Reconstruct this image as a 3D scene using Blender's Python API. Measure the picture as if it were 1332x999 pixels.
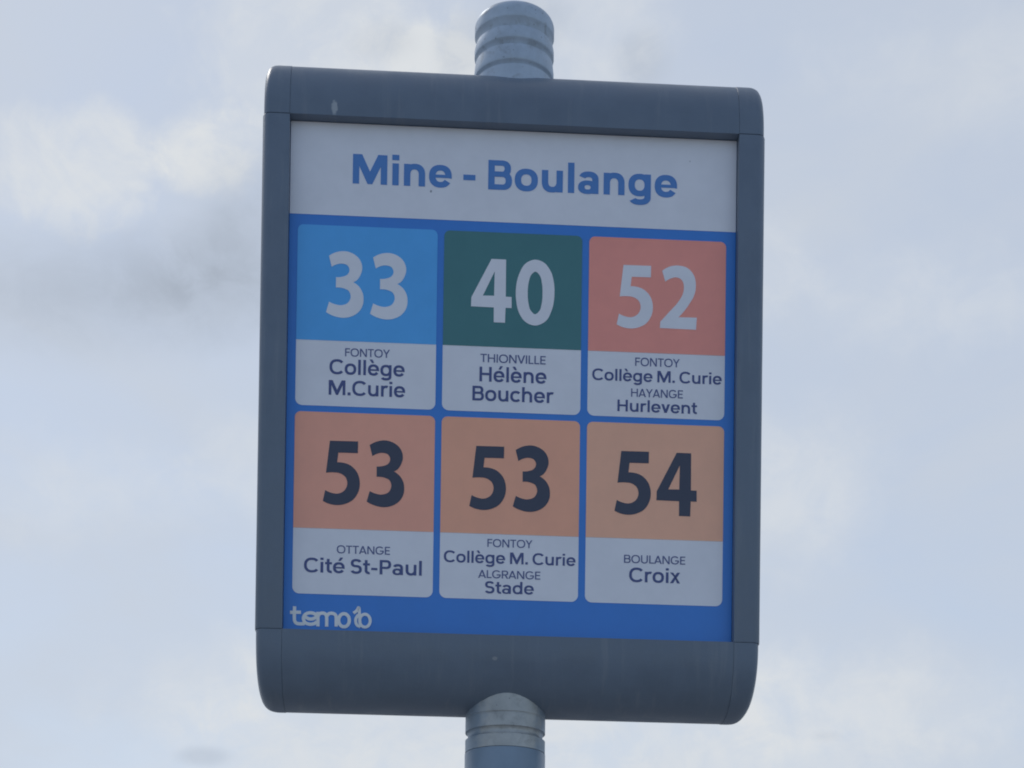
import bpy, bmesh, math, random
from mathutils import Vector, Matrix
R = math.radians

for o in list(bpy.data.objects):
    bpy.data.objects.remove(o)
scene = bpy.context.scene
COL = scene.collection

# ------------------------------------------------------------------ numbers tuned against the photograph
VEIL_BACK = 0.12
VEIL_COL = (3.85, 4.2, 4.75)
BRIGHT_COL = (4.75, 4.95, 5.15)
GREY_COL = (2.6, 2.95, 3.5)
FRAME_COL = (0.136, 0.173, 0.228)
POLE_COL = (0.235, 0.305, 0.385)
ALU_COL = (0.44, 0.51, 0.60)
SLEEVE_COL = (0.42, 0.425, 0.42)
VINYL = {'white': (0.80, 0.785, 0.83), 'panel_blue': (0.05, 0.225, 0.66), 'sky_blue': (0.10, 0.42, 0.86), 'dark_green': (0.065, 0.205, 0.215),
         'salmon': (0.95, 0.34, 0.27), 'orange_pink': (0.95, 0.42, 0.29), 'orange': (0.95, 0.44, 0.28), 'light_orange': (0.95, 0.49, 0.32),
         'navy': (0.05, 0.055, 0.088), 'title_blue': (0.09, 0.235, 0.56), 'name_ink': (0.07, 0.09, 0.24), 'town_ink': (0.10, 0.12, 0.27),
         'logo_white': (0.80, 0.80, 0.80)}
TITLE_W, NAME_W, TOWN_W = 0.212, 0.178, 0.148
FG = (2.8122, 2.7876, 2.7626)
FTOP = 2.835
SL_G = (2.014, 1.994, 1.973)
SL_END = 1.975

# ------------------------------------------------------------------ camera
EYE = 1.5
cam_d = bpy.data.cameras.new('camera')
cam = bpy.data.objects.new('camera', cam_d)
COL.objects.link(cam)
cam_d.sensor_fit = 'HORIZONTAL'
cam_d.sensor_width = 36.0
cam_d.lens = 2370.0 / 1332.0 * 36.0
cam_d.shift_y = (1471.0 - 499.5) / 1332.0
cam_d.clip_start = 0.05
cam_d.clip_end = 3000.0
CAM_R = Vector((0.99991320, -0.00024644, 0.01317344))
CAM_U = Vector((-0.01317575, -0.01870210, 0.99973828))
CAM_F = Vector((0.0, 0.99982507, 0.01870372))
m = Matrix((CAM_R, CAM_U, -CAM_F)).transposed().to_4x4()
m.translation = Vector((0, 0, EYE))
cam.matrix_world = m
scene.camera = cam

# ------------------------------------------------------------------ view
scene.view_settings.view_transform = 'Standard'
scene.view_settings.look = 'None'
scene.view_settings.exposure = 0.0
scene.view_settings.gamma = 1.0
scene.view_settings.use_curve_mapping = False
scene.render.engine = 'CYCLES'
scene.cycles.filter_width = 1.9
scene.cycles.use_denoising = True

# ------------------------------------------------------------------ sun and sky
SUN_EL, SUN_AZ = R(48), R(-42)          # azimuth from +Y towards +X (behind the sign, on the left)
sun_dir = Vector((math.sin(SUN_AZ) * math.cos(SUN_EL), math.cos(SUN_AZ) * math.cos(SUN_EL), math.sin(SUN_EL)))
sun_d = bpy.data.lights.new('sun', 'SUN')
sun_d.energy = 1.0
sun_d.angle = R(12)
sun_d.color = (1.0, 0.95, 0.88)
sun = bpy.data.objects.new('sun', sun_d)
COL.objects.link(sun)
sun.rotation_euler = (-sun_dir).to_track_quat('-Z', 'Y').to_euler()
sun.location = (-3, 4, 8)

def N(nt, kind, **kw):
    n = nt.nodes.new(kind)
    for k, v in kw.items():
        if k == 'inp':
            for kk, vv in v.items():
                if hasattr(vv, 'links') or isinstance(vv, bpy.types.NodeSocket):
                    nt.links.new(vv, n.inputs[kk])
                else:
                    n.inputs[kk].default_value = vv
        else:
            setattr(n, k, v)
    return n

def math_n(nt, op, a, b=None, c=None, clamp=False):
    inp = {0: a}
    if b is not None: inp[1] = b
    if c is not None: inp[2] = c
    n = N(nt, 'ShaderNodeMath', operation=op, use_clamp=clamp, inp=inp)
    return n.outputs[0]

def ramp_n(nt, fac, lo, hi, a=0.0, b=1.0):
    return N(nt, 'ShaderNodeMapRange', interpolation_type='SMOOTHSTEP',
             inp={'Value': fac, 'From Min': lo, 'From Max': hi, 'To Min': a, 'To Max': b}).outputs[0]

def mix_n(nt, fac, a, b):
    n = N(nt, 'ShaderNodeMix', data_type='RGBA')
    for s, v in ((n.inputs[0], fac), (n.inputs[6], a), (n.inputs[7], b)):
        if isinstance(v, bpy.types.NodeSocket): nt.links.new(v, s)
        else: s.default_value = v if not isinstance(v, tuple) else (*v[:3], 1.0)
    return n.outputs[2]

def sky_dir(px, py):
    """direction of the sky seen beside the sign, px/py in photograph pixels"""
    u, v = (px - 666.0) / 2370.0, (1471.0 - py) / 2370.0
    return (CAM_R * u + CAM_F + CAM_U * v).normalized()

world = bpy.data.worlds.new('World')
scene.world = world
world.use_nodes = True
wt = world.node_tree
wt.nodes.clear()
w_out = N(wt, 'ShaderNodeOutputWorld')
w_bg = N(wt, 'ShaderNodeBackground', inp={'Strength': 0.15})
wt.links.new(w_bg.outputs[0], w_out.inputs[0])
sky = N(wt, 'ShaderNodeTexSky', sky_type='NISHITA', sun_disc=False)
sky.sun_elevation = SUN_EL
sky.sun_rotation = SUN_AZ
sky.air_density = 1.0
sky.dust_density = 0.6
sky.ozone_density = 1.5
tc = N(wt, 'ShaderNodeTexCoord')
DIR = N(wt, 'ShaderNodeVectorMath', operation='NORMALIZE', inp={0: tc.outputs['Generated']}).outputs[0]

def fbm(scale, detail, rough, dist=0.0, off=(0, 0, 0), sc=(1, 1, 1)):
    mp = N(wt, 'ShaderNodeMapping', inp={'Vector': DIR, 'Location': off, 'Scale': sc})
    return N(wt, 'ShaderNodeTexNoise', inp={'Vector': mp.outputs[0], 'Scale': scale, 'Detail': detail,
                                            'Roughness': rough, 'Distortion': dist}).outputs['Fac']

WARP = fbm(14, 5, 0.6, off=(3.1, 1.7, 0.4))
WARP2 = fbm(6, 3, 0.55, off=(8.1, 0.7, 2.4))
SEP = N(wt, 'ShaderNodeSeparateXYZ', inp={0: DIR})
SY = math_n(wt, 'MAXIMUM', SEP.outputs['Y'], 0.05)
SU = math_n(wt, 'DIVIDE', SEP.outputs['X'], SY)      # bearing and height of the sky ahead, as tangents
SV = math_n(wt, 'DIVIDE', SEP.outputs['Z'], SY)
W1 = math_n(wt, 'SUBTRACT', WARP, 0.5)
W2 = math_n(wt, 'SUBTRACT', WARP2, 0.5)
W3 = math_n(wt, 'SUBTRACT', fbm(45, 8, 0.62, 0.5, off=(6.1, 2.2, 0.3)), 0.5)
def puff(px, py, rx, ry=None, soft=0.8, warp=0.8):
    """a cloud in the sky ahead: centre and radii in photograph pixels turned into sky angles, edges broken by noise"""
    d = sky_dir(px, py)
    ry = ry or rx
    du = math_n(wt, 'MULTIPLY', math_n(wt, 'SUBTRACT', SU, d.x / d.y), 2400.0 / rx)
    dv = math_n(wt, 'MULTIPLY', math_n(wt, 'SUBTRACT', SV, d.z / d.y), 2400.0 / ry)
    q = math_n(wt, 'SQRT', math_n(wt, 'ADD', math_n(wt, 'MULTIPLY', du, du), math_n(wt, 'MULTIPLY', dv, dv)))
    q = math_n(wt, 'MULTIPLY_ADD', W1, 1.9 * warp, q)
    q = math_n(wt, 'MULTIPLY_ADD', W2, 1.2 * warp, q)
    q = math_n(wt, 'MULTIPLY_ADD', W3, 0.9 * warp, q)
    return ramp_n(wt, q, 1 + soft * .5, 1 - soft * .75)
def addc(*a):
    s = a[0]
    for b in a[1:]: s = math_n(wt, 'ADD', s, b)
    return s
def scl(a, k): return math_n(wt, 'MULTIPLY', a, k)

# thin white veil: thick towards the sun side in front, thinner behind the viewer
front = N(wt, 'ShaderNodeVectorMath', operation='DOT_PRODUCT', inp={0: DIR, 1: (-0.25, 0.92, 0.3)}).outputs['Value']
veil = ramp_n(wt, front, -0.5, 0.75, VEIL_BACK, 0.84)
streak = fbm(5.5, 6, 0.55, 0.6, off=(0.3, 2.0, 0.9), sc=(1, 1, 2.2))
veil = addc(veil, scl(math_n(wt, 'SUBTRACT', streak, 0.5), 0.55))
veil = math_n(wt, 'ADD', veil, 0.0, clamp=True)
base = mix_n(wt, veil, sky.outputs[0], VEIL_COL)
fine = fbm(38, 9, 0.62, 0.7, off=(1.3, 0.2, 4.4), sc=(1, 1, 1.25))
mid = fbm(16, 8, 0.6, 0.9, off=(2.2, 7.0, 1.4), sc=(1, 1, 1.3))
tex = addc(scl(fine, 0.45), scl(mid, 0.55))
bright = addc(scl(puff(430, 70, 190, 120, .45, .9), .72), scl(puff(275, 200, 80, 65, .6, .7), .95), scl(puff(560, 80, 90, 60, .6), .35),
              scl(puff(90, 215, 130, 80, .5, .9), .75), scl(puff(760, 40, 110, 90, .6, .9), .50), scl(puff(660, 990, 480, 170, 1.0, .4), .78),
              scl(puff(330, 600, 100, 70), .35), scl(puff(270, 890, 150, 70), .40), scl(puff(1035, 620, 120, 95, 1.3, 1.1), .52), scl(puff(1010, 345, 50, 60), .40),
              scl(puff(1130, 930, 220, 80), .50), scl(puff(1230, 400, 190, 70, 1.3, 1.2), .38), scl(puff(70, 640, 190, 70, 1.3, 1.1), .38), scl(puff(1240, 90, 190, 70, 1.3, 1.2), .32))
bright = math_n(wt, 'MULTIPLY', bright, ramp_n(wt, tex, 0.36, 0.62, 0.45, 1.15), clamp=True)
# broken white cloud all round the rest of the sky
all_round = ramp_n(wt, fbm(3.2, 7, 0.58, 0.4, off=(5, 1, 2)), 0.52, 0.68)
away = ramp_n(wt, front, 0.80, 0.45)
bright = math_n(wt, 'MAXIMUM', bright, scl(math_n(wt, 'MULTIPLY', all_round, away), 0.35))
sky1 = mix_n(wt, bright, base, BRIGHT_COL)
grey = addc(scl(puff(120, 385, 230, 75, 1.3, .35), .45), scl(puff(325, 290, 80, 85, 1.3, .35), .48), scl(puff(280, 365, 110, 75, 1.3, .3), .55),
            scl(puff(600, 60, 40), .25), scl(puff(500, 55, 45, 30, .9), .22), scl(puff(690, 20, 60, 40), .22), scl(puff(838, 78, 34, 40, 1.0), .30),
            scl(puff(262, 984, 34, 12, 1.0, .6), .28), scl(puff(1075, 958, 22, 9, 1.0, .8), .18))
grey = math_n(wt, 'MULTIPLY', grey, ramp_n(wt, tex, 0.38, 0.62, 1.2, 0.70), clamp=True)
sky2 = mix_n(wt, grey, sky1, GREY_COL)
wt.links.new(sky2, w_bg.inputs['Color'])

# number outlines, millimetres from each first corner
DIGIT = {
 '3': [ [(0.0,0.0), (1.4,0.9), (2.8,1.8), (4.3,2.6), (5.8,3.4), (7.3,4.0), (9.1,4.6), (10.8,5.1), (12.6,5.4), (14.4,5.7), (16.2,5.8), (18.1,5.8), (20.1,5.6), (22.1,5.2), (24.0,4.6), (25.9,3.9), (27.7,3.0), (29.5,1.9), (31.2,0.7), (32.7,-0.7), (34.0,-2.2), (35.1,-3.9), (36.0,-5.8), (36.8,-7.8), (37.3,-9.9), (37.5,-11.9), (37.5,-13.7), (37.3,-15.6), (36.8,-17.4), (36.2,-19.2), (35.5,-20.9), (34.9,-22.2), (34.2,-23.4), (33.4,-24.6), (32.5,-25.7), (31.6,-26.7), (30.8,-27.3), (30.1,-27.8), (29.2,-28.3), (28.4,-28.8), (27.6,-29.2), (28.9,-29.8), (30.2,-30.5), (31.4,-31.4), (32.6,-32.3), (33.7,-33.3), (34.8,-34.5), (35.8,-35.9), (36.7,-37.3), (37.5,-38.9), (38.2,-40.4), (38.7,-41.8), (39.0,-43.2), (39.3,-44.7), (39.4,-46.2), (39.5,-47.7), (39.5,-49.5), (39.4,-51.4), (39.1,-53.2), (38.6,-55.0), (38.0,-56.7), (37.2,-58.4), (36.2,-60.0), (35.1,-61.6), (33.8,-63.0), (32.5,-64.3), (31.1,-65.4), (29.5,-66.4), (27.9,-67.3), (26.2,-68.0), (24.5,-68.7), (22.8,-69.2), (21.0,-69.6), (19.3,-69.8), (17.5,-70.0), (15.7,-70.0), (13.7,-69.9), (11.8,-69.6), (9.8,-69.3), (7.9,-68.8), (6.0,-68.2), (4.2,-67.6), (2.5,-66.9), (0.8,-66.1), (-0.9,-65.2), (-2.5,-64.2), (0.8,-52.3), (1.9,-52.9), (3.0,-53.4), (4.2,-53.9), (5.4,-54.4), (6.6,-54.7), (8.2,-55.2), (9.8,-55.5), (11.4,-55.8), (13.1,-55.9), (14.7,-55.8), (16.2,-55.5), (17.8,-55.1), (19.3,-54.5), (20.7,-53.8), (21.9,-52.9), (22.8,-51.8), (23.7,-50.4), (24.3,-48.9), (24.8,-47.3), (25.0,-45.8), (24.9,-44.5), (24.7,-43.1), (24.2,-41.7), (23.6,-40.5), (22.9,-39.4), (21.9,-38.5), (20.8,-37.8), (19.5,-37.3), (18.1,-36.8), (16.8,-36.4), (15.2,-36.0), (13.5,-35.8), (11.7,-35.7), (10.0,-35.7), (8.3,-35.9), (8.2,-24.1), (9.7,-24.2), (11.2,-24.1), (12.8,-23.9), (14.3,-23.6), (15.8,-23.2), (16.9,-22.9), (18.0,-22.5), (19.1,-22.0), (20.1,-21.4), (21.0,-20.7), (21.7,-19.8), (22.4,-18.8), (22.9,-17.6), (23.2,-16.4), (23.3,-15.3), (23.2,-14.2), (22.8,-13.1), (22.3,-12.0), (21.6,-11.0), (20.8,-10.1), (19.8,-9.5), (18.7,-9.0), (17.4,-8.7), (16.1,-8.5), (14.8,-8.4), (13.5,-8.4), (12.2,-8.5), (10.9,-8.8), (9.6,-9.2), (8.4,-9.6), (7.3,-10.0), (6.2,-10.6), (5.1,-11.2), (4.1,-11.8), (3.2,-12.5)] ],  
 '4': [ [(0.0,0.0), (16.5,-0.1), (16.7,-42.6), (23.3,-42.7), (23.5,-55.3), (16.6,-55.3), (16.2,-72.4), (3.4,-72.3), (3.3,-55.4), (-22.6,-55.1), (-22.3,-44.7)], [(3.8,-14.2), (3.4,-42.0), (-9.3,-42.3)] ],  
 '0': [ [(0.0,0.0), (2.0,-0.1), (4.1,-0.5), (6.1,-1.1), (8.0,-1.9), (9.8,-2.9), (11.7,-4.3), (13.5,-6.1), (15.0,-8.1), (16.4,-10.2), (17.7,-12.4), (19.1,-15.3), (20.1,-18.4), (20.9,-21.7), (21.5,-24.9), (22.0,-28.2), (22.2,-30.5), (22.4,-32.8), (22.4,-35.1), (22.4,-37.4), (22.4,-39.7), (22.2,-43.0), (21.9,-46.4), (21.4,-49.7), (20.8,-53.0), (19.9,-56.2), (18.8,-59.3), (17.6,-62.4), (16.2,-65.5), (14.4,-68.2), (12.3,-70.4), (10.4,-71.9), (8.1,-73.2), (5.8,-74.3), (3.3,-75.1), (1.0,-75.4), (-1.2,-75.3), (-3.4,-74.9), (-5.6,-74.2), (-7.8,-73.2), (-9.6,-72.1), (-11.6,-70.5), (-13.4,-68.6), (-14.9,-66.4), (-16.3,-64.1), (-17.5,-61.8), (-18.7,-58.9), (-19.6,-55.9), (-20.3,-52.7), (-20.8,-49.6), (-21.2,-46.4), (-21.4,-44.1), (-21.6,-41.8), (-21.6,-39.5), (-21.6,-37.2), (-21.5,-34.9), (-21.3,-31.6), (-20.9,-28.2), (-20.3,-24.9), (-19.5,-21.6), (-18.5,-18.4), (-17.3,-15.4), (-16.0,-12.3), (-14.5,-9.4), (-12.7,-6.7), (-10.5,-4.5), (-8.7,-3.2), (-6.6,-2.0), (-4.4,-1.0), (-2.2,-0.3)], [(0.3,-13.7), (1.3,-13.9), (2.4,-14.5), (3.4,-15.4), (4.3,-16.4), (5.1,-17.4), (6.1,-19.1), (6.9,-21.0), (7.4,-23.0), (7.7,-25.1), (8.1,-27.1), (8.4,-29.2), (8.6,-31.4), (8.7,-33.5), (8.8,-35.6), (8.8,-37.8), (8.8,-40.3), (8.8,-42.7), (8.6,-45.2), (8.4,-47.7), (8.0,-50.1), (7.6,-51.9), (7.3,-53.8), (6.8,-55.6), (6.2,-57.3), (5.2,-58.8), (4.5,-59.8), (3.6,-60.8), (2.6,-61.6), (1.6,-62.3), (0.6,-62.5), (-0.3,-62.3), (-1.4,-61.7), (-2.4,-60.8), (-3.3,-59.8), (-4.1,-58.8), (-5.1,-57.3), (-5.8,-55.5), (-6.3,-53.7), (-6.7,-51.8), (-7.1,-49.9), (-7.5,-47.8), (-7.7,-45.7), (-7.9,-43.6), (-8.0,-41.4), (-8.0,-39.3), (-8.1,-36.6), (-8.0,-34.0), (-7.8,-31.3), (-7.5,-28.7), (-7.0,-26.1), (-6.6,-24.2), (-6.2,-22.2), (-5.6,-20.3), (-4.9,-18.5), (-3.9,-17.0), (-3.1,-16.1), (-2.3,-15.3), (-1.4,-14.5), (-0.5,-13.9)] ],  
 '5': [ [(0.0,0.0), (31.6,0.2), (31.5,-13.0), (9.6,-13.2), (8.4,-24.2), (9.9,-24.1), (11.5,-24.1), (13.0,-24.2), (14.5,-24.4), (16.0,-24.6), (17.7,-25.0), (19.4,-25.5), (21.1,-26.1), (22.6,-26.9), (24.1,-27.7), (25.6,-28.8), (27.0,-30.1), (28.4,-31.4), (29.6,-32.9), (30.6,-34.4), (31.7,-36.2), (32.5,-38.2), (33.2,-40.3), (33.7,-42.4), (34.0,-44.4), (34.2,-46.7), (34.2,-49.0), (34.0,-51.4), (33.6,-53.7), (33.0,-55.9), (32.2,-58.0), (31.2,-60.1), (30.0,-62.2), (28.6,-64.1), (27.1,-65.8), (25.6,-67.1), (23.9,-68.3), (22.1,-69.3), (20.2,-70.2), (18.3,-71.0), (16.5,-71.6), (14.6,-72.0), (12.6,-72.4), (10.7,-72.6), (8.7,-72.7), (6.9,-72.6), (5.1,-72.5), (3.4,-72.2), (1.6,-71.9), (-0.1,-71.4), (-1.6,-71.0), (-3.0,-70.4), (-4.3,-69.8), (-5.7,-69.2), (-7.0,-68.4), (-4.5,-56.1), (-3.3,-56.8), (-2.0,-57.5), (-0.7,-58.0), (0.7,-58.5), (2.1,-58.9), (3.7,-59.3), (5.3,-59.6), (6.9,-59.8), (8.6,-59.8), (10.1,-59.6), (11.7,-59.2), (13.3,-58.5), (14.8,-57.7), (16.1,-56.7), (17.3,-55.6), (18.2,-54.3), (19.0,-52.9), (19.6,-51.3), (20.0,-49.7), (20.2,-48.2), (20.2,-46.6), (19.9,-45.0), (19.4,-43.4), (18.7,-41.8), (17.9,-40.5), (17.0,-39.6), (15.9,-38.7), (14.7,-37.9), (13.5,-37.2), (12.2,-36.7), (10.8,-36.3), (9.4,-36.0), (7.9,-35.8), (6.4,-35.8), (5.0,-35.7), (3.2,-35.7), (1.4,-35.8), (-0.4,-35.9), (-2.1,-36.1), (-3.9,-36.4)] ],  
 '2': [ [(0.0,0.0), (1.6,1.3), (3.3,2.5), (5.1,3.6), (6.9,4.5), (8.8,5.3), (10.7,5.9), (12.7,6.3), (14.7,6.6), (16.7,6.8), (18.7,6.8), (20.9,6.6), (23.1,6.3), (25.4,5.8), (27.5,5.1), (29.4,4.1), (31.1,2.9), (32.7,1.4), (34.1,-0.2), (35.4,-2.0), (36.5,-3.8), (37.3,-5.8), (37.9,-7.9), (38.4,-10.1), (38.7,-12.3), (38.8,-14.5), (38.8,-16.6), (38.7,-18.8), (38.5,-21.0), (38.1,-23.1), (37.5,-25.2), (36.7,-27.7), (35.6,-30.1), (34.3,-32.4), (32.9,-34.7), (31.5,-37.0), (29.4,-40.4), (27.1,-43.6), (24.6,-46.8), (22.0,-49.8), (19.3,-52.7), (40.3,-52.3), (39.6,-66.3), (-1.9,-65.9), (-1.5,-58.5), (0.7,-56.1), (2.9,-53.6), (5.1,-51.1), (7.2,-48.6), (9.4,-46.1), (11.4,-43.9), (13.5,-41.6), (15.5,-39.4), (17.4,-37.1), (19.1,-34.6), (20.3,-32.9), (21.3,-31.2), (22.4,-29.4), (23.3,-27.6), (24.0,-25.8), (24.5,-24.0), (24.9,-22.2), (25.1,-20.3), (25.2,-18.5), (25.1,-16.7), (24.9,-15.3), (24.6,-13.9), (24.2,-12.5), (23.7,-11.3), (23.0,-10.2), (22.0,-9.2), (20.8,-8.4), (19.5,-7.7), (18.1,-7.2), (16.8,-7.0), (15.6,-6.9), (14.3,-7.1), (13.1,-7.4), (11.8,-7.8), (10.6,-8.2), (9.1,-8.8), (7.7,-9.6), (6.3,-10.4), (4.9,-11.4), (3.7,-12.4)] ],  
}

# ------------------------------------------------------------------ materials
def mat(name, col, rough=0.5, metal=0.0, spec=0.5, mottled=0.06, scale=18.0, bump=0.0, bump_scale=400.0, extra=None, rough_var=0.08):
    mt = bpy.data.materials.new(name)
    mt.use_nodes = True
    nt = mt.node_tree
    b = nt.nodes['Principled BSDF']
    co = N(nt, 'ShaderNodeTexCoord').outputs['Object']
    n1 = N(nt, 'ShaderNodeTexNoise', inp={'Vector': co, 'Scale': scale, 'Detail': 6.0, 'Roughness': 0.6}).outputs['Fac']
    hi = tuple(min(1.0, c * (1 + mottled)) for c in col)
    lo = tuple(c * (1 - mottled) for c in col)
    c = mix_n(nt, ramp_n(nt, n1, 0.3, 0.7), lo, hi)
    if extra: c = extra(nt, co, c)
    nt.links.new(c, b.inputs['Base Color'])
    b.inputs['Metallic'].default_value = metal
    b.inputs['Specular IOR Level'].default_value = spec
    r = ramp_n(nt, n1, 0.3, 0.7, max(0.02, rough - rough_var), rough + rough_var)
    nt.links.new(r, b.inputs['Roughness'])
    if bump:
        nz = N(nt, 'ShaderNodeTexNoise', inp={'Vector': co, 'Scale': bump_scale, 'Detail': 4.0}).outputs['Fac']
        bp = N(nt, 'ShaderNodeBump', inp={'Strength': bump, 'Distance': 0.0006, 'Height': nz})
        nt.links.new(bp.outputs[0], b.inputs['Normal'])
    return mt

def spot(nt, co, c, centre, radii, col, amount=0.8, rag=0.5):
    """a dirt mark with its own place and shape"""
    sub = N(nt, 'ShaderNodeVectorMath', operation='SUBTRACT', inp={0: co, 1: centre}).outputs[0]
    div = N(nt, 'ShaderNodeVectorMath', operation='DIVIDE', inp={0: sub, 1: radii}).outputs[0]
    ln = N(nt, 'ShaderNodeVectorMath', operation='LENGTH', inp={0: div}).outputs['Value']
    nz = N(nt, 'ShaderNodeTexNoise', inp={'Vector': co, 'Scale': 320.0, 'Detail': 3.0}).outputs['Fac']
    ln = math_n(nt, 'MULTIPLY_ADD', math_n(nt, 'SUBTRACT', nz, 0.5), rag * 2, ln)
    return mix_n(nt, ramp_n(nt, ln, 1.15, 0.6, 0.0, amount), c, col)

def frame_marks(nt, co, c):
    c = spot(nt, co, c, (-0.2045, -T, ZT + 0.009), (0.0036, 0.03, 0.0085), (0.42, 0.44, 0.46), 0.75)
    c = spot(nt, co, c, (-0.016, -T, ZB - 0.026), (0.0032, 0.03, 0.0022), (0.32, 0.33, 0.34), 0.6)
    dust = N(nt, 'ShaderNodeTexNoise', inp={'Vector': co, 'Scale': 95.0, 'Detail': 8.0, 'Roughness': 0.75}).outputs['Fac']
    c = mix_n(nt, ramp_n(nt, dust, 0.60, 0.8, 0.0, 0.25), c, (0.3, 0.31, 0.32))
    mp = N(nt, 'ShaderNodeMapping', inp={'Vector': co, 'Scale': (90, 20, 6)})
    streak = N(nt, 'ShaderNodeTexNoise', inp={'Vector': mp.outputs[0], 'Scale': 1.0, 'Detail': 5.0, 'Roughness': 0.65}).outputs['Fac']
    return mix_n(nt, ramp_n(nt, streak, 0.52, 0.78, 0.0, 0.30), c, (0.27, 0.29, 0.31))

def sleeve_tones(nt, co, c):
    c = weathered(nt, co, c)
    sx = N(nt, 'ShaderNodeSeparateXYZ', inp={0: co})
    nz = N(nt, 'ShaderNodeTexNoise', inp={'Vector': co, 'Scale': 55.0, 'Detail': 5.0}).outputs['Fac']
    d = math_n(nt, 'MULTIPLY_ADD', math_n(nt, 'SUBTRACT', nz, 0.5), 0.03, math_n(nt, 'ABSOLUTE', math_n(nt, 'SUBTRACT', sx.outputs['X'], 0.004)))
    return mix_n(nt, ramp_n(nt, d, 0.026, 0.040, 0.0, 0.85), c, POLE_COL)  # metal tone in the middle, ragged change to the pole colour towards both sides

def title_marks(nt, co, c):
    c = spot(nt, co, c, (-0.0950, PANEL_Y, 2.6015), (0.0012, 0.02, 0.0017), (0.12, 0.13, 0.15), 0.7)
    c = spot(nt, co, c, (0.2000, PANEL_Y, 2.6490), (0.0010, 0.02, 0.0010), (0.2, 0.2, 0.2), 0.4)
    return c

def weathered(nt, co, c):
    n = N(nt, 'ShaderNodeTexNoise', inp={'Vector': co, 'Scale': 60.0, 'Detail': 8.0, 'Roughness': 0.7, 'Distortion': 0.5}).outputs['Fac']
    c = mix_n(nt, ramp_n(nt, n, 0.50, 0.72, 0.0, 0.45), c, (0.16, 0.16, 0.16))
    n2 = N(nt, 'ShaderNodeTexNoise', inp={'Vector': co, 'Scale': 210.0, 'Detail': 2.0}).outputs['Fac']
    c = mix_n(nt, ramp_n(nt, n2, 0.70, 0.76, 0.0, 0.6), c, (0.09, 0.09, 0.10))
    return c

# main measures of the sign, in metres, sign frame: x right, y away from the viewer, z up from the ground
T = 0.066              # half depth of the housing
REC = 0.0144           # how far the printed panel lies behind the front edge
PANEL_Y = -T + REC
ZT, ZB = 2.6754, 2.0945
XS, XE = 0.2542, 0.2836
POLE_R = 0.0462
POLE_X = 0.0

M = {}
M['frame'] = mat('grey_blue_lacquer', FRAME_COL, 0.42, 0.0, 0.5, 0.05, 25, bump=0.25, bump_scale=500, extra=frame_marks)
M['seam'] = mat('dark_seam', (0.02, 0.022, 0.026), 0.7)
M['pole'] = mat('grey_blue_pole_paint', POLE_COL, 0.38, 0.0, 0.5, 0.06, 22, bump=0.2, bump_scale=300)
M['alu'] = mat('weathered_aluminium', ALU_COL, 0.55, 0.25, 0.5, 0.10, 45, bump=0.35, bump_scale=260, extra=weathered)
M['sleeve'] = mat('bare_weathered_aluminium', SLEEVE_COL, 0.45, 0.3, 0.5, 0.16, 40, bump=0.35, bump_scale=260, extra=sleeve_tones)
def vinyl(n, c, r=0.34, ex=None): M[n] = mat(n + '_print', c, r, 0.0, 0.5, 0.025, 30, bump=0.06, bump_scale=90, extra=ex, rough_var=0.05)
for n_, c_ in VINYL.items():
    vinyl(n_, c_)
vinyl('title_white', VINYL['white'], 0.34, title_marks)
M['paving'] = mat('pale_concrete', (0.26, 0.27, 0.28), 0.85, 0, 0.3, 0.25, 40, bump=0.8, bump_scale=150)

# ------------------------------------------------------------------ helpers
def link(name, me, material, parent=None, smooth=False):
    o = bpy.data.objects.new(name, me)
    COL.objects.link(o)
    me.materials.clear()
    me.materials.append(material)
    if parent: o.parent = parent
    for p in me.polygons: p.use_smooth = smooth
    return o

def from_bm(name, bm, material, parent=None, smooth=False, angle=35):
    bmesh.ops.recalc_face_normals(bm, faces=bm.faces)
    me = bpy.data.meshes.new(name)
    if smooth:
        for e in bm.edges:
            if len(e.link_faces) == 2 and e.calc_face_angle(0) > R(angle): e.smooth = False
    bm.to_mesh(me)
    bm.free()
    return link(name, me, material, parent, smooth)

def sheet_from_loops(loops, y_front, thick, bevel=0.0):
    """flat printed shape: closed (x, z) loops, the first the outline, the others holes, as a thin solid facing -y"""
    cu = bpy.data.curves.new('flat', 'CURVE')
    cu.dimensions = '2D'
    cu.fill_mode = 'BOTH'
    cu.extrude = thick / 2
    for lp in loops:
        s = cu.splines.new('POLY')
        s.points.add(len(lp) - 1)
        for p, q in zip(s.points, lp): p.co = (q[0], q[1], 0, 1)
        s.use_cyclic_u = True
    return curve_to_mesh(cu, y_front, thick)

def curve_to_mesh(cu, y_front, thick, fit=None):
    t = bpy.data.objects.new('flat', cu)
    COL.objects.link(t)
    bpy.context.view_layer.update()
    me = bpy.data.meshes.new_from_object(t.evaluated_get(bpy.context.evaluated_depsgraph_get()))
    bpy.data.objects.remove(t)
    bpy.data.curves.remove(cu)
    if fit:
        x0, x1, base, cap, unit_cap = fit
        a = min(v.co.x for v in me.vertices); b = max(v.co.x for v in me.vertices)
        sx = (x1 - x0) / (b - a); sy = cap / unit_cap
        for v in me.vertices: v.co = ((v.co.x - a) * sx + x0, v.co.y * sy + base, v.co.z)
    for v in me.vertices:
        x, z, d = v.co
        v.co = (x, y_front + thick / 2 - d, z)
    return me

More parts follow.
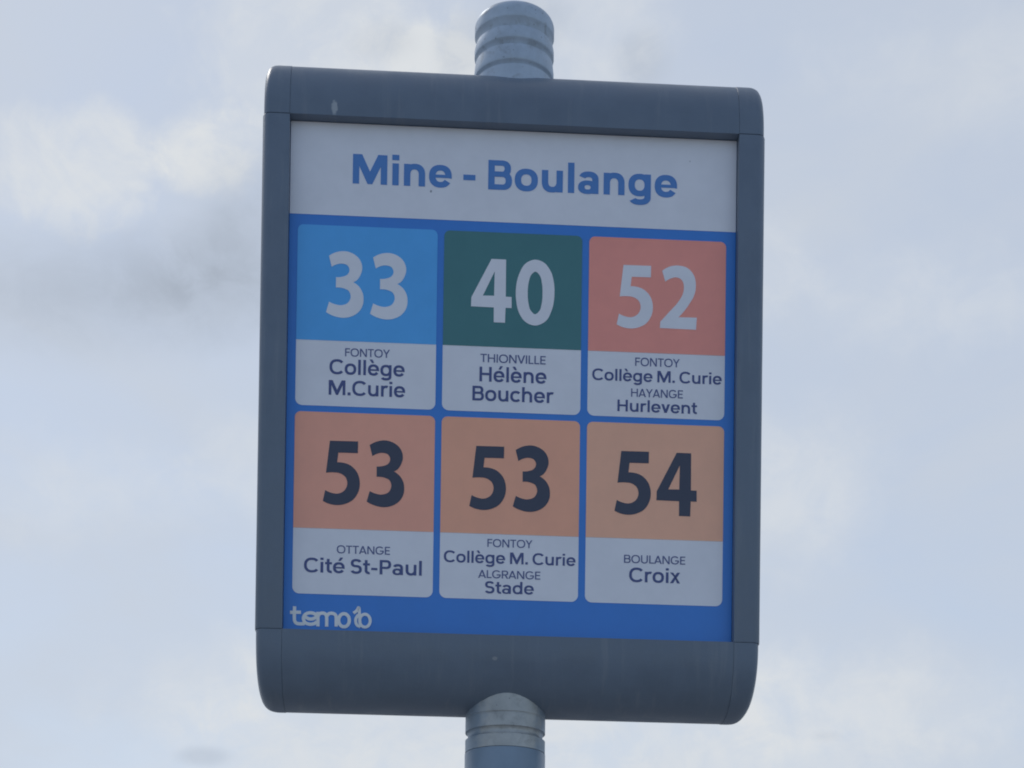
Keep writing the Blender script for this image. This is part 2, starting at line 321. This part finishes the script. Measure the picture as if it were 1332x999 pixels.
def rounded(x0, x1, z0, z1, rb, rt, n=10):
    out = []
    for cx, cz, r, a0 in ((x1 - rb, z0 + rb, rb, -90), (x1 - rt, z1 - rt, rt, 0), (x0 + rt, z1 - rt, rt, 90), (x0 + rb, z0 + rb, rb, 180)):
        if r < 1e-6:
            out.append((cx, cz)); continue
        for k in range(n + 1):
            a = R(a0 + 90 * k / n)
            out.append((cx + r * math.cos(a), cz + r * math.sin(a)))
    return out

# ------------------------------------------------------------------ the lettering's alphabet, drawn by rule (cap height 1, stroke w)
XH, OV, ASC = 0.74, 0.015, 1.03
def ell_pts(cx, cy, rx, ry, a0, a1, n=None, e=2.3):
    n = n or max(4, int(abs(a1 - a0) / 9))
    out = []
    for k in range(n + 1):
        a = R(a0 + (a1 - a0) * k / n)
        c_, s_ = math.cos(a), math.sin(a)
        out.append((cx + math.copysign(abs(c_) ** (2 / e), c_) * rx, cy + math.copysign(abs(s_) ** (2 / e), s_) * ry))
    return out
def band(cx, cy, rx, ry, a0, a1, w, wy=None):
    wy = wy or 0.9 * w
    return [ell_pts(cx, cy, rx, ry, a0, a1) + ell_pts(cx, cy, rx - w, ry - wy, a1, a0)]
def ring(cx, cy, rx, ry, w, wy=None):
    wy = wy or 0.9 * w
    return [ell_pts(cx, cy, rx, ry, 0, 351, 39), ell_pts(cx, cy, rx - w, max(0.03, ry - wy), 0, 351, 39)]
def rect(x0, y0, x1, y1): return [[(x0, y0), (x1, y0), (x1, y1), (x0, y1)]]
def vee(W, H, w):
    b = 0.56 * w; t = 1.12 * w
    yi = H - (W / 2 - t) * H / (W / 2 - b)
    return [[(0, H), (t, H), (W / 2, yi), (W - t, H), (W, H), (W / 2 + b, 0), (W / 2 - b, 0)]]
def turn(polys, W, H): return [[(W - x, H - y) for x, y in lp] for lp in polys]

def letter(ch, w):
    """advance width, left/right bearing kind and overlapping shapes (each shape: outline, holes...) of one letter"""
    h = 0.85 * w
    SB, RB = 0.085, 0.045          # bearings of straight and of round sides
    if ch == ' ': return 0.28, 0, 0, []
    if ch in 'oéèe':
        W = 0.77
        if ch == 'o': return W, RB, RB, [ring(W / 2, XH / 2, W / 2, XH / 2 + OV, w)]
        W = 0.75; tb = 0.095 + 0.05 * w
        s = [band(W / 2, XH / 2, W / 2, XH / 2 + OV, -8, 328, w), rect(0.5 * w, XH / 2 - tb / 2, W - 0.35 * w, XH / 2 + tb / 2)]
        if ch == 'é': s.append([[(0.34, 0.85), (0.34 + 0.85 * w, 0.85), (0.46 + 1.0 * w, 1.08), (0.46 - 0.05 * w, 1.08)]])
        if ch == 'è': s.append([[(W - 0.34 - 0.85 * w, 0.85), (W - 0.34, 0.85), (W - 0.46 + 0.05 * w, 1.08), (W - 0.46 - 1.0 * w, 1.08)]])
        return W, RB, RB, s
    if ch in 'nhur':
        W = 0.70
        ry = 0.36; cy = XH + OV - ry
        def arch(a0, W=W):
            return [ell_pts((W + .12 * w) / 2, cy, (W - .12 * w) / 2, ry, a0, 168) + ell_pts(W / 2, cy, (W - 2 * w) / 2, ry - 0.9 * w, 179, a0)]
        if ch == 'r':
            return 0.45, SB, 0.03, [rect(0, 0, w, XH), arch(66, 0.66)]
        s = [rect(0, 0, w, ASC if ch == 'h' else XH), arch(0), rect(W - w, 0, W, cy)]
        if ch == 'u': s = [turn(q, W, XH) for q in s]
        return W, SB, SB, s
    if ch == 'l': return w, SB, SB, [rect(0, 0, w, ASC)]
    if ch == 'i': return w, SB, SB, [rect(0, 0, w, XH), rect(-0.01, ASC - 0.85 * w, w + 0.01, ASC)]
    if ch == 'a':
        W = 0.68
        return W, RB, SB, [rect(W - w, 0, W, XH - 0.26), band(W / 2 + 0.01, XH + OV - 0.27, W / 2 - 0.01, 0.27, 0, 160, w),
                           ring(0.315, 0.215, 0.315, 0.23, w, 0.72 * w)]
    if ch in 'gd':
        W = 0.75
        s = [ring(0.375, XH / 2, 0.375, XH / 2 + OV, w)]
        if ch == 'd': s.append(rect(W - w, 0, W, ASC))
        else:
            s += [rect(W - w, -0.04, W, XH), band(W - 0.37, -0.04, 0.37, 0.27, 0, -152, w)]
        return W, RB, SB, s
    if ch == 'c': return 0.70, RB, 0.03, [band(0.385, XH / 2, 0.385, XH / 2 + OV, 42, 318, w)]
    if ch == 't':
        return 0.44, 0.03, 0.03, [rect(0.11, 0.25, 0.11 + w, 0.96), rect(0, XH - h, 0.44, XH), band(0.11 + 0.30, 0.25, 0.30, 0.25 + OV, 180, 276, w)]
    if ch == 'v': return 0.70, 0.02, 0.02, [vee(0.70, XH, w)]
    if ch == 'x':
        W = 0.68
        return W, 0.02, 0.02, [[[(0, 0), (1.18 * w, 0), (W, XH), (W - 1.18 * w, XH)]], [[(W, 0), (0, XH), (1.18 * w, XH), (W - 1.18 * w, 0)][::-1]]]
    if ch == '.': return 1.1 * w, 0.07, 0.07, [rect(0, 0, 1.1 * w, 1.1 * w)]
    if ch == '-': return 0.40, 0.06, 0.06, [rect(0, 0.28, 0.40, 0.28 + 0.87 * w)]
    if ch == 'M':
        W = 1.14 - 0.5 * (0.225 - w); a = 1.42 * w; b = 0.37 * w; t = 1.28 * w
        sl = 1 / (W / 2 - b + t - a); yv = (t - b) * sl; y1 = (W / 2 - b - w) * sl
        return W, SB, SB, [[[(0, 0), (0, 1), (a, 1), (W / 2, yv), (W - a, 1), (W, 1), (W, 0), (W - w, 0), (W - w, y1), (W / 2 + b, 0), (W / 2 - b, 0), (w, y1), (w, 0)]]]
    if ch == 'N':
        W = 0.86
        return W, SB, SB, [rect(0, 0, w, 1), rect(W - w, 0, W, 1), [[(0, 1), (1.22 * w, 1), (W, 0), (W - 1.22 * w, 0)]]]
    if ch == 'H':
        W = 0.84
        return W, SB, SB, [rect(0, 0, w, 1), rect(W - w, 0, W, 1), rect(w * .5, 0.51 - h / 2, W - w * .5, 0.51 + h / 2)]
    if ch in 'FEL':
        W = {'F': 0.60, 'E': 0.62, 'L': 0.56}[ch]
        s = [rect(0, 0, w, 1)]
        bars = []
        if ch in 'FE': bars += [rect(w * .5, 1 - h, W, 1), rect(w * .5, 0.51 - h / 2, W - 0.05, 0.51 + h / 2)]
        if ch in 'EL': bars.append(rect(w * .5, 0, W, h))
        return W, SB, 0.03, s + bars
    if ch == 'T': return 0.74, 0.03, 0.03, [rect(0, 1 - h, 0.74, 1), rect(0.37 - w / 2, 0, 0.37 + w / 2, 1 - h * .5)]
    if ch == 'I': return w, SB, SB, [rect(0, 0, w, 1)]
    if ch == 'Y':
        W = 0.84; sl = 0.58 / (W / 2 - w / 2)
        return W, 0.0, 0.0, [[[(0, 1), (1.15 * w, 1), (W / 2, 1 - (W / 2 - 1.15 * w) * sl), (W - 1.15 * w, 1), (W, 1), (W / 2 + w / 2, 0.42), (W / 2 + w / 2, 0), (W / 2 - w / 2, 0), (W / 2 - w / 2, 0.42)]]]
    if ch == 'V': return 0.90, 0.0, 0.0, [vee(0.90, 1, w)]
    if ch == 'A':
        W = 0.92
        return W, 0.0, 0.0, [turn(vee(W, 1, w), W, 1), rect(0.24 * W, 0.20, 0.76 * W, 0.20 + 0.8 * w)]
    if ch == 'O': return 1.04, RB, RB, [ring(0.52, 0.5, 0.52, 0.5 + OV, w)]
    if ch == 'C': return 0.95, RB, 0.03, [band(0.51, 0.5, 0.51, 0.5 + OV, 40, 320, w)]
    if ch == 'G':
        return 1.0, RB, 0.05, [band(0.51, 0.5, 0.51, 0.5 + OV, 40, 350, w), rect(0.54, 0.5 - h, 1.0, 0.5)]
    if ch == 'S':
        tot = 1 + 2 * OV; rl = (tot + 0.9 * w) / 4 * 1.03; ru = (tot + 0.9 * w) / 2 - rl
        return 0.74, RB, RB, [band(0.37, 1 + OV - ru, 0.35, ru, 22, 270, w), band(0.37, -OV + rl, 0.37, rl, 90, -158, w)]
    if ch in 'BPR':
        W = 0.79 if ch == 'B' else 0.74
        md = 0.53 if ch == 'B' else 0.46
        s = [rect(0, 0, w, 1)]
        def lobe(y0, y1, xe, rx):
            ry = (y1 - y0) / 2; cx = xe - rx
            return [ell_pts(cx, (y0 + y1) / 2, rx, ry, -90, 90) + [(w * .5, y1), (w * .5, y1 - h)] + ell_pts(cx, (y0 + y1) / 2, rx - w, ry - h, 90, -90) + [(w * .5, y0 + h), (w * .5, y0)]]
        s.append(lobe(md - h / 2, 1, W - (0.04 if ch == 'B' else 0), 0.30))
        if ch == 'B': s.append(lobe(0, md + h / 2, W, 0.31))
        if ch == 'R': s.append([[(0.30, md), (0.30 + 1.15 * w, md), (W + 0.02, 0), (W + 0.02 - 1.2 * w, 0)]])
        return W, SB, 0.045, s
    if ch == 'U':
        W = 0.82
        return W, SB, SB, [rect(0, 0.36, w, 1), rect(W - w, 0.36, W, 1), band(W / 2, 0.36, W / 2, 0.36 + OV, 180, 360, w)]
    raise KeyError(ch)

def lettering(name, text, x0, x1, base, cap, w, y, material, parent, track=0.0):
    layers, pen, lo, hi = {}, 0.0, None, None
    for ch in text:
        W, lb, rb, shapes = letter(ch, w)
        pen += lb
        if shapes:
            lo = pen if lo is None else lo
            hi = pen + W
        for i, sh in enumerate(shapes):
            layers.setdefault(i, []).extend([[(px + pen, py) for px, py in lp] for lp in sh])
        pen += W + rb + track
    s = (x1 - x0) / (hi - lo)
    bm = bmesh.new()
    for i, loops in layers.items():
        me = sheet_from_loops([[(x0 + (px - lo) * s, base + py * cap) for px, py in lp] for lp in loops], y - 0.00003 * i, 0.0002)
        bm.from_mesh(me)
        bpy.data.meshes.remove(me)
    me = bpy.data.meshes.new(name)
    bm.to_mesh(me)
    bm.free()
    return link(name, me, material, parent)

def lathe(profile, n=96, cx=0.0, caps=True):
    bm = bmesh.new()
    rings = []
    for r, z in profile:
        rings.append([bm.verts.new((cx + r * math.cos(2 * math.pi * k / n), r * math.sin(2 * math.pi * k / n), z)) for k in range(n)])
    for a, b in zip(rings, rings[1:]):
        for k in range(n):
            bm.faces.new((a[k], a[(k + 1) % n], b[(k + 1) % n], b[k]))
    if caps:
        bm.faces.new(rings[0]); bm.faces.new(rings[-1])
    return bm

# ------------------------------------------------------------------ the ground the pole stands on (below the picture)
bm = bmesh.new()
bmesh.ops.create_grid(bm, x_segments=4, y_segments=4, size=400)
g = from_bm('ground', bm, M['paving'])
g['kind'] = 'structure'

# ------------------------------------------------------------------ the bus stop sign
YAW = R(3.26569)
root = bpy.data.objects.new('bus_stop_sign', None)
root.empty_display_size = 0.2
COL.objects.link(root)
nrm = Vector((-math.sin(YAW), math.cos(YAW), 0))
pc = Vector((-0.011 * math.cos(YAW), 2.05 - 0.011 * math.sin(YAW), 0))
root.location = pc + nrm * (T - REC)
root.rotation_euler = (0, 0, YAW)
root['label'] = 'grey framed bus stop sign on a ringed metal pole, listing six numbered bus lines'
root['category'] = 'bus stop sign'

def section(th, rv, sgn, zc, n=2.45, steps=30, lip=0.0):
    """one half-round end of the housing, from its front edge over to its back edge, as (y, z)"""
    pts = []
    for k in range(steps + 1):
        a = math.pi * k / steps
        ca, sa = math.cos(a), math.sin(a)
        y = -math.copysign(abs(ca) ** (2 / n), ca) * th
        z = abs(sa) ** (2 / n) * rv
        pts.append((y, zc + sgn * z))
    return pts

def loft(secs, close_bottom=True):
    """secs: list of (x, [(y, z)...]) joined one after the other; the open side and both ends are closed"""
    bm = bmesh.new()
    rows = [[bm.verts.new((x, y, z)) for y, z in pts] for x, pts in secs]
    for a, b in zip(rows, rows[1:]):
        for k in range(len(a) - 1):
            bm.faces.new((a[k], a[k + 1], b[k + 1], b[k]))
        if close_bottom: bm.faces.new((a[-1], a[0], b[0], b[-1]))
    bm.faces.new(rows[0]); bm.faces.new(rows[-1])
    return bm

CH = 0.00028            # little chamfer at every joint
def bar(name, sgn, zc, rv, label):
    def s(i): return section(T - i, rv - i, sgn, zc)
    bm = loft([(-XS + CH * .3, s(CH)), (-XS + CH * 1.4, s(0)), (0, s(0)), (XS - CH * 1.4, s(0)), (XS - CH * .3, s(CH))])
    return from_bm(name, bm, M['frame'], root, True)
RVT, RVB = 0.0790, 0.0745
top_bar = bar('top_bar', 1, ZT, RVT, '')
bottom_bar = bar('bottom_bar', -1, ZB, RVB, '')

def corner(side, sgn, zc, rv, rx, ry, rz):
    """ry: radius of the vertical outer edge, rx and rz: width and height of the rounding seen from the front"""
    def s(i): return section(T - i, rv - i, sgn, zc)
    def inset(x, r, e=2.0): return 1 - max(0.0, 1 - max(0.0, (x - (XE - r)) / r) ** e) ** (1 / e)
    secs = [(XS + CH * .3, s(CH)), (XS + CH * 1.4, s(0))]
    x_first = XS + CH * 1.4
    for k in range(1, 37):
        x = x_first + (XE - x_first) * math.sin(math.pi / 2 * k / 36)
        secs.append((x, section(T - ry * inset(x, ry), rv - rz * inset(x, rx, 2.7), sgn, zc)))
    secs = [(x * side, p) for x, p in secs]
    return from_bm('corner_cap', loft(secs), M['frame'], root, True, 50)
for side in (-1, 1):
    corner(side, 1, ZT + 0.0004, RVT, 0.0165, 0.008, 0.021)
    corner(side, -1, ZB - 0.0004, RVB, 0.024, 0.009, 0.030)

def side_post(side):
    bm = bmesh.new()
    pts = []
    ry = 0.009; rx = 0.009; XO = XE + 0.0012
    pts.append((XS, -T))
    for k in range(13):
        a = math.pi / 2 * k / 12
        pts.append((XO - rx + rx * math.sin(a), -T + ry * (1 - math.cos(a))))
    for k in range(13):
        a = math.pi / 2 * k / 12
        pts.append((XO - rx + rx * math.cos(a), T - ry + ry * math.sin(a)))
    pts.append((XS, T))
    rows = []
    for z, i in ((ZB + 0.0002, CH), (ZB + 0.0012, 0), (ZT - 0.0012, 0), (ZT - 0.0002, CH)):
        rows.append([bm.verts.new((side * (x - (i if x > XS else 0)), y * (1 - i / T), z)) for x, y in pts])
    n = len(pts)
    for a, b in zip(rows, rows[1:]):
        for k in range(n): bm.faces.new((a[k], a[(k + 1) % n], b[(k + 1) % n], b[k]))
    bm.faces.new(rows[0]); bm.faces.new(rows[-1])
    return from_bm('side_profile', bm, M['frame'], root, True, 50)
for side in (-1, 1): side_post(side)

# back sheet of the sign
def plate(name, x0, x1, z0, z1, yf, th, material, parent, rb=0.0, rt=0.0):
    me = sheet_from_loops([rounded(x0, x1, z0, z1, rb, rt)], yf, th)
    return link(name, me, material, parent)
plate('back_sheet', -XS + .0005, XS - .0005, ZB + .0005, ZT - .0005, T - 0.006, 0.003, M['frame'], root)

# printed panel
display = plate('display_panel', -XS + .0004, XS - .0004, ZB + .0004, ZT - .0004, PANEL_Y, 0.004, M['panel_blue'], root)
LAY = 0.0003
title = plate('title_panel', -XS + .0006, XS - .0006, 2.5695, ZT - .0006, PANEL_Y - LAY, LAY * .8, M['title_white'], root)
title['label'] = 'white title strip across the top with the stop name in blue'
lettering('stop_name', 'Mine - Boulange', -0.1835, 0.1855, 2.6065, 0.0337, TITLE_W, PANEL_Y - 2 * LAY, M['title_blue'], title)

def number(text_spots, y, material, parent):
    loops = []
    for d, x, z in text_spots:
        for ct in DIGIT[d]:
            loops.append([(x / 1000 + a / 1000, z / 1000 + b / 1000) for a, b in ct])
    me = sheet_from_loops(loops, y, 0.0002)
    return link('route_number', me, material, parent)

CX_ = [(-0.2443, -0.0867), (-0.0792, 0.0778), (0.0858, 0.2427)]
RZ_ = [(2.3523, 2.4266, 2.5575), (2.1389, 2.2133, 2.3451)]
CARDS = [
 (0, 0, 'sky_blue', 'white', [('3', -208.8, 2522.8), ('3', -159.2, 2522.8)], 'sky blue card of line 33',
  [('FONTOY', -0.1891, -0.1388, 2.4094, 0.0091), ('Collège', -0.2064, -0.1219, 2.3887, 0.0167), ('M.Curie', -0.2069, -0.1210, 2.3651, 0.0166)]),
 (1, 0, 'dark_green', 'white', [('4', -25.3, 2526.8), ('0', 24.3, 2528.0)], 'dark green card of line 40',
  [('THIONVILLE', -0.0364, 0.0377, 2.4087, 0.0094), ('Hélène', -0.0372, 0.0388, 2.3867, 0.0167), ('Boucher', -0.0449, 0.0469, 2.3647, 0.0166)]),
 (2, 0, 'salmon', 'white', [('5', 125.1, 2526.2), ('2', 169.5, 2521.3)], 'salmon card of line 52',
  [('FONTOY', 0.1399, 0.1908, 2.4112, 0.0094), ('Collège M. Curie', 0.0910, 0.2393, 2.3932, 0.0131), ('HAYANGE', 0.1356, 0.1949, 2.3757, 0.0092), ('Hurlevent', 0.1202, 0.2112, 2.3585, 0.0132)]),
 (0, 1, 'orange_pink', 'navy', [('5', -204.6, 2312.7), ('3', -159.9, 2309.4)], 'pinkish orange card of line 53 at the left',
  [('OTTANGE', -0.1951, -0.1354, 2.1857, 0.0089), ('Cité St-Paul', -0.2316, -0.0993, 2.1632, 0.0163)]),
 (1, 1, 'orange', 'navy', [('5', -39.7, 2312.7), ('3', 5.0, 2309.6)], 'orange card of line 53 in the middle, naming two towns',
  [('FONTOY', -0.0256, 0.0253, 2.1985, 0.0089), ('Collège M. Curie', -0.0746, 0.0745, 2.1797, 0.0131), ('ALGRANGE', -0.0356, 0.0348, 2.1630, 0.0089), ('Stade', -0.0279, 0.0276, 2.1457, 0.0135)]),
 (2, 1, 'light_orange', 'navy', [('5', 125.2, 2312.8), ('4', 188.6, 2313.0)], 'light orange card of line 54',
  [('BOULANGE', 0.1298, 0.1998, 2.1853, 0.0091), ('Croix', 0.1359, 0.1941, 2.1637, 0.0163)]),
]
for ci, ri, colr, ink, num, lab, lines in CARDS:
    x0, x1 = CX_[ci]
    z0, zm, z1 = RZ_[ri]
    card = plate('route_card', x0, x1, z0, z1, PANEL_Y - LAY, LAY * .8, M['white'], root, 0.0078, 0.0066)
    card['label'] = lab
    plate('number_field', x0, x1, zm, z1, PANEL_Y - 2 * LAY, LAY * .8, M[colr], card, 0.0, 0.0066)
    number(num, PANEL_Y - 3 * LAY, M[ink], card)
    for t, a, b, base, cap in lines:
        town = t.isupper()
        lettering('town_name' if town else 'destination_name', t, a, b, base, cap, TOWN_W if town else NAME_W, PANEL_Y - 2 * LAY,
                  M['town_ink'] if town else M['name_ink'], card)

# operator's logo, drawn as flat strokes
def ribbon(pts, w, closed=False, sub=6):
    P = [Vector(p) for p in pts]
    n = len(P)
    Q = []
    cnt = n if closed else n - 1
    for i in range(cnt):
        p0 = P[i - 1] if (closed or i > 0) else P[i] * 2 - P[i + 1]
        p1, p2 = P[i], P[(i + 1) % n]
        p3 = P[(i + 2) % n] if (closed or i + 2 < n) else p2 * 2 - p1
        for k in range(sub):
            t = k / sub
            Q.append(0.5 * ((2 * p1) + (p2 - p0) * t + (2 * p0 - 5 * p1 + 4 * p2 - p3) * t * t + (3 * p1 - p0 - 3 * p2 + p3) * t ** 3))
    if not closed: Q.append(P[-1])
    m_ = len(Q)
    L_, R_ = [], []
    for i in range(m_):
        a = Q[i - 1] if (closed or i > 0) else Q[i]
        b = Q[(i + 1) % m_] if (closed or i < m_ - 1) else Q[i]
        d = (b - a).normalized()
        nn = Vector((-d.y, d.x)) * w / 2
        L_.append(Q[i] + nn); R_.append(Q[i] - nn)
    return L_, R_
def logo_mesh():
    bm = bmesh.new()
    strokes = [
     ([(-241.4, 2124.2), (-241.5, 2112), (-241.0, 2107.6), (-238.6, 2105.0), (-234, 2104.6), (-229.9, 2105.0)], False),
     ([(-246.4, 2117.2), (-240, 2117.5), (-234.2, 2117.7)], False),
     ([(-229.2, 2112.4), (-224.8, 2110.4), (-220.5, 2110.8), (-217.0, 2113.2), (-218.6, 2116.2), (-224.0, 2117.3), (-229.2, 2115.4), (-231.3, 2110.9), (-229.3, 2106.2), (-223.8, 2104.4), (-218.6, 2105.6), (-216.4, 2107.6)], False),
     ([(-215.2, 2118.6), (-215.0, 2102.2)], False),
     ([(-215.1, 2114.0), (-212.9, 2116.7), (-209.9, 2117.4), (-206.9, 2116.4), (-205.4, 2113.0), (-205.2, 2102.3)], False),
     ([(-205.3, 2114.0), (-202.9, 2116.8), (-199.4, 2117.5), (-196.1, 2116.3), (-194.7, 2113.0), (-194.5, 2102.6)], False),
     ([(-185.9 + 6.0 * math.cos(a * math.pi / 8), 2110.0 + 7.4 * math.sin(a * math.pi / 8)) for a in range(16)], True),
     ([(-175.4, 2118.4), (-171.8, 2121.2), (-169.4, 2124.8), (-168.5, 2115.5), (-167.5, 2103.2)], False),
     ([(-169.9, 2116.8), (-172.4, 2112.6), (-172.7, 2108.6), (-171.0, 2104.9), (-167.4, 2103.2)], False),
     ([(-162.4 + 5.9 * math.cos(a * math.pi / 8), 2110.2 + 7.3 * math.sin(a * math.pi / 8)) for a in range(16)], True),
    ]
    for i, (pts, cl) in enumerate(strokes):
        L_, R_ = ribbon(pts, 3.7 if i < 7 else 3.3, cl)
        y = PANEL_Y - LAY - 0.00006 * i
        f = [bm.verts.new((p.x / 1000, y, p.y / 1000)) for p in L_]
        g_ = [bm.verts.new((p.x / 1000, y, p.y / 1000)) for p in R_]
        f2 = [bm.verts.new((p.x / 1000, PANEL_Y + 0.0003, p.y / 1000)) for p in L_]
        g2 = [bm.verts.new((p.x / 1000, PANEL_Y + 0.0003, p.y / 1000)) for p in R_]
        n = len(f)
        for k in range(n if cl else n - 1):
            j = (k + 1) % n
            bm.faces.new((f[k], g_[k], g_[j], f[j]))
            bm.faces.new((f2[k], f[k], f[j], f2[j]))
            bm.faces.new((g_[k], g2[k], g2[j], g_[j]))
        if not cl:
            bm.faces.new((f[0], f2[0], g2[0], g_[0])); bm.faces.new((f[-1], g_[-1], g2[-1], f2[-1]))
    return bm
from_bm('operator_logo', logo_mesh(), M['logo_white'], display)

# ------------------------------------------------------------------ pole, ringed sleeve and ringed top cap
def groove(z, depth, half, r, n=8):
    """round groove profile, listed upwards"""
    return [(r - depth * math.sin(math.pi * k / n) ** 0.8, z - half * math.cos(math.pi * k / n)) for k in range(n + 1)]

def finial_profile():
    """three rings, each with a sloping underside and a sharp step back above it"""
    r = POLE_R
    p = [(r, ZT + 0.02)]
    for z, dr, ch in ((FG[2], .0036, .0034), (FG[1], .0040, .0052), (FG[0], .0042, .0086)):
        lo = z - ch
        p += [(r - .0012, lo - .0022), (r - dr + .0004, lo - .0016), (r - dr, lo - .0012), (r - dr + .0003, lo), (r - .0012, z - .0014), (r - .0003, z - .0004), (r, z + .0006)]
        p += [(r, z + .004), (r, z + .0075)]
    p = sorted(p, key=lambda q: q[1])
    zt = FTOP
    rr = 0.015
    for k in range(11):
        a = math.pi / 2 * k / 10
        p.append((r - rr + rr * math.cos(a), zt - rr * .85 + rr * .85 * math.sin(a)))
    p.append((0.012, zt + 0.002)); p.append((0.002, zt + 0.0023))
    return p
from_bm('pole_cap', lathe(finial_profile(), 128), M['alu'], root, True, 40)

def sleeve_profile():
    r = POLE_R
    p = [(r, SL_END)]
    for zc, d, h in ((SL_G[1], 0.0031, 0.0046), (SL_G[0], 0.0008, 0.0012)):
        p += groove(zc, d, h, r)
    p.append((r, ZB - 0.02))
    return p
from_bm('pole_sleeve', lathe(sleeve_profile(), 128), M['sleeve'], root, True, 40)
pp = [(POLE_R + 0.0004, 0.0), (POLE_R + 0.0004, SL_END - 0.0015), (POLE_R - 0.0006, SL_END - 0.0003)]
from_bm('pole', lathe(pp, 128), M['pole'], root, True, 40)
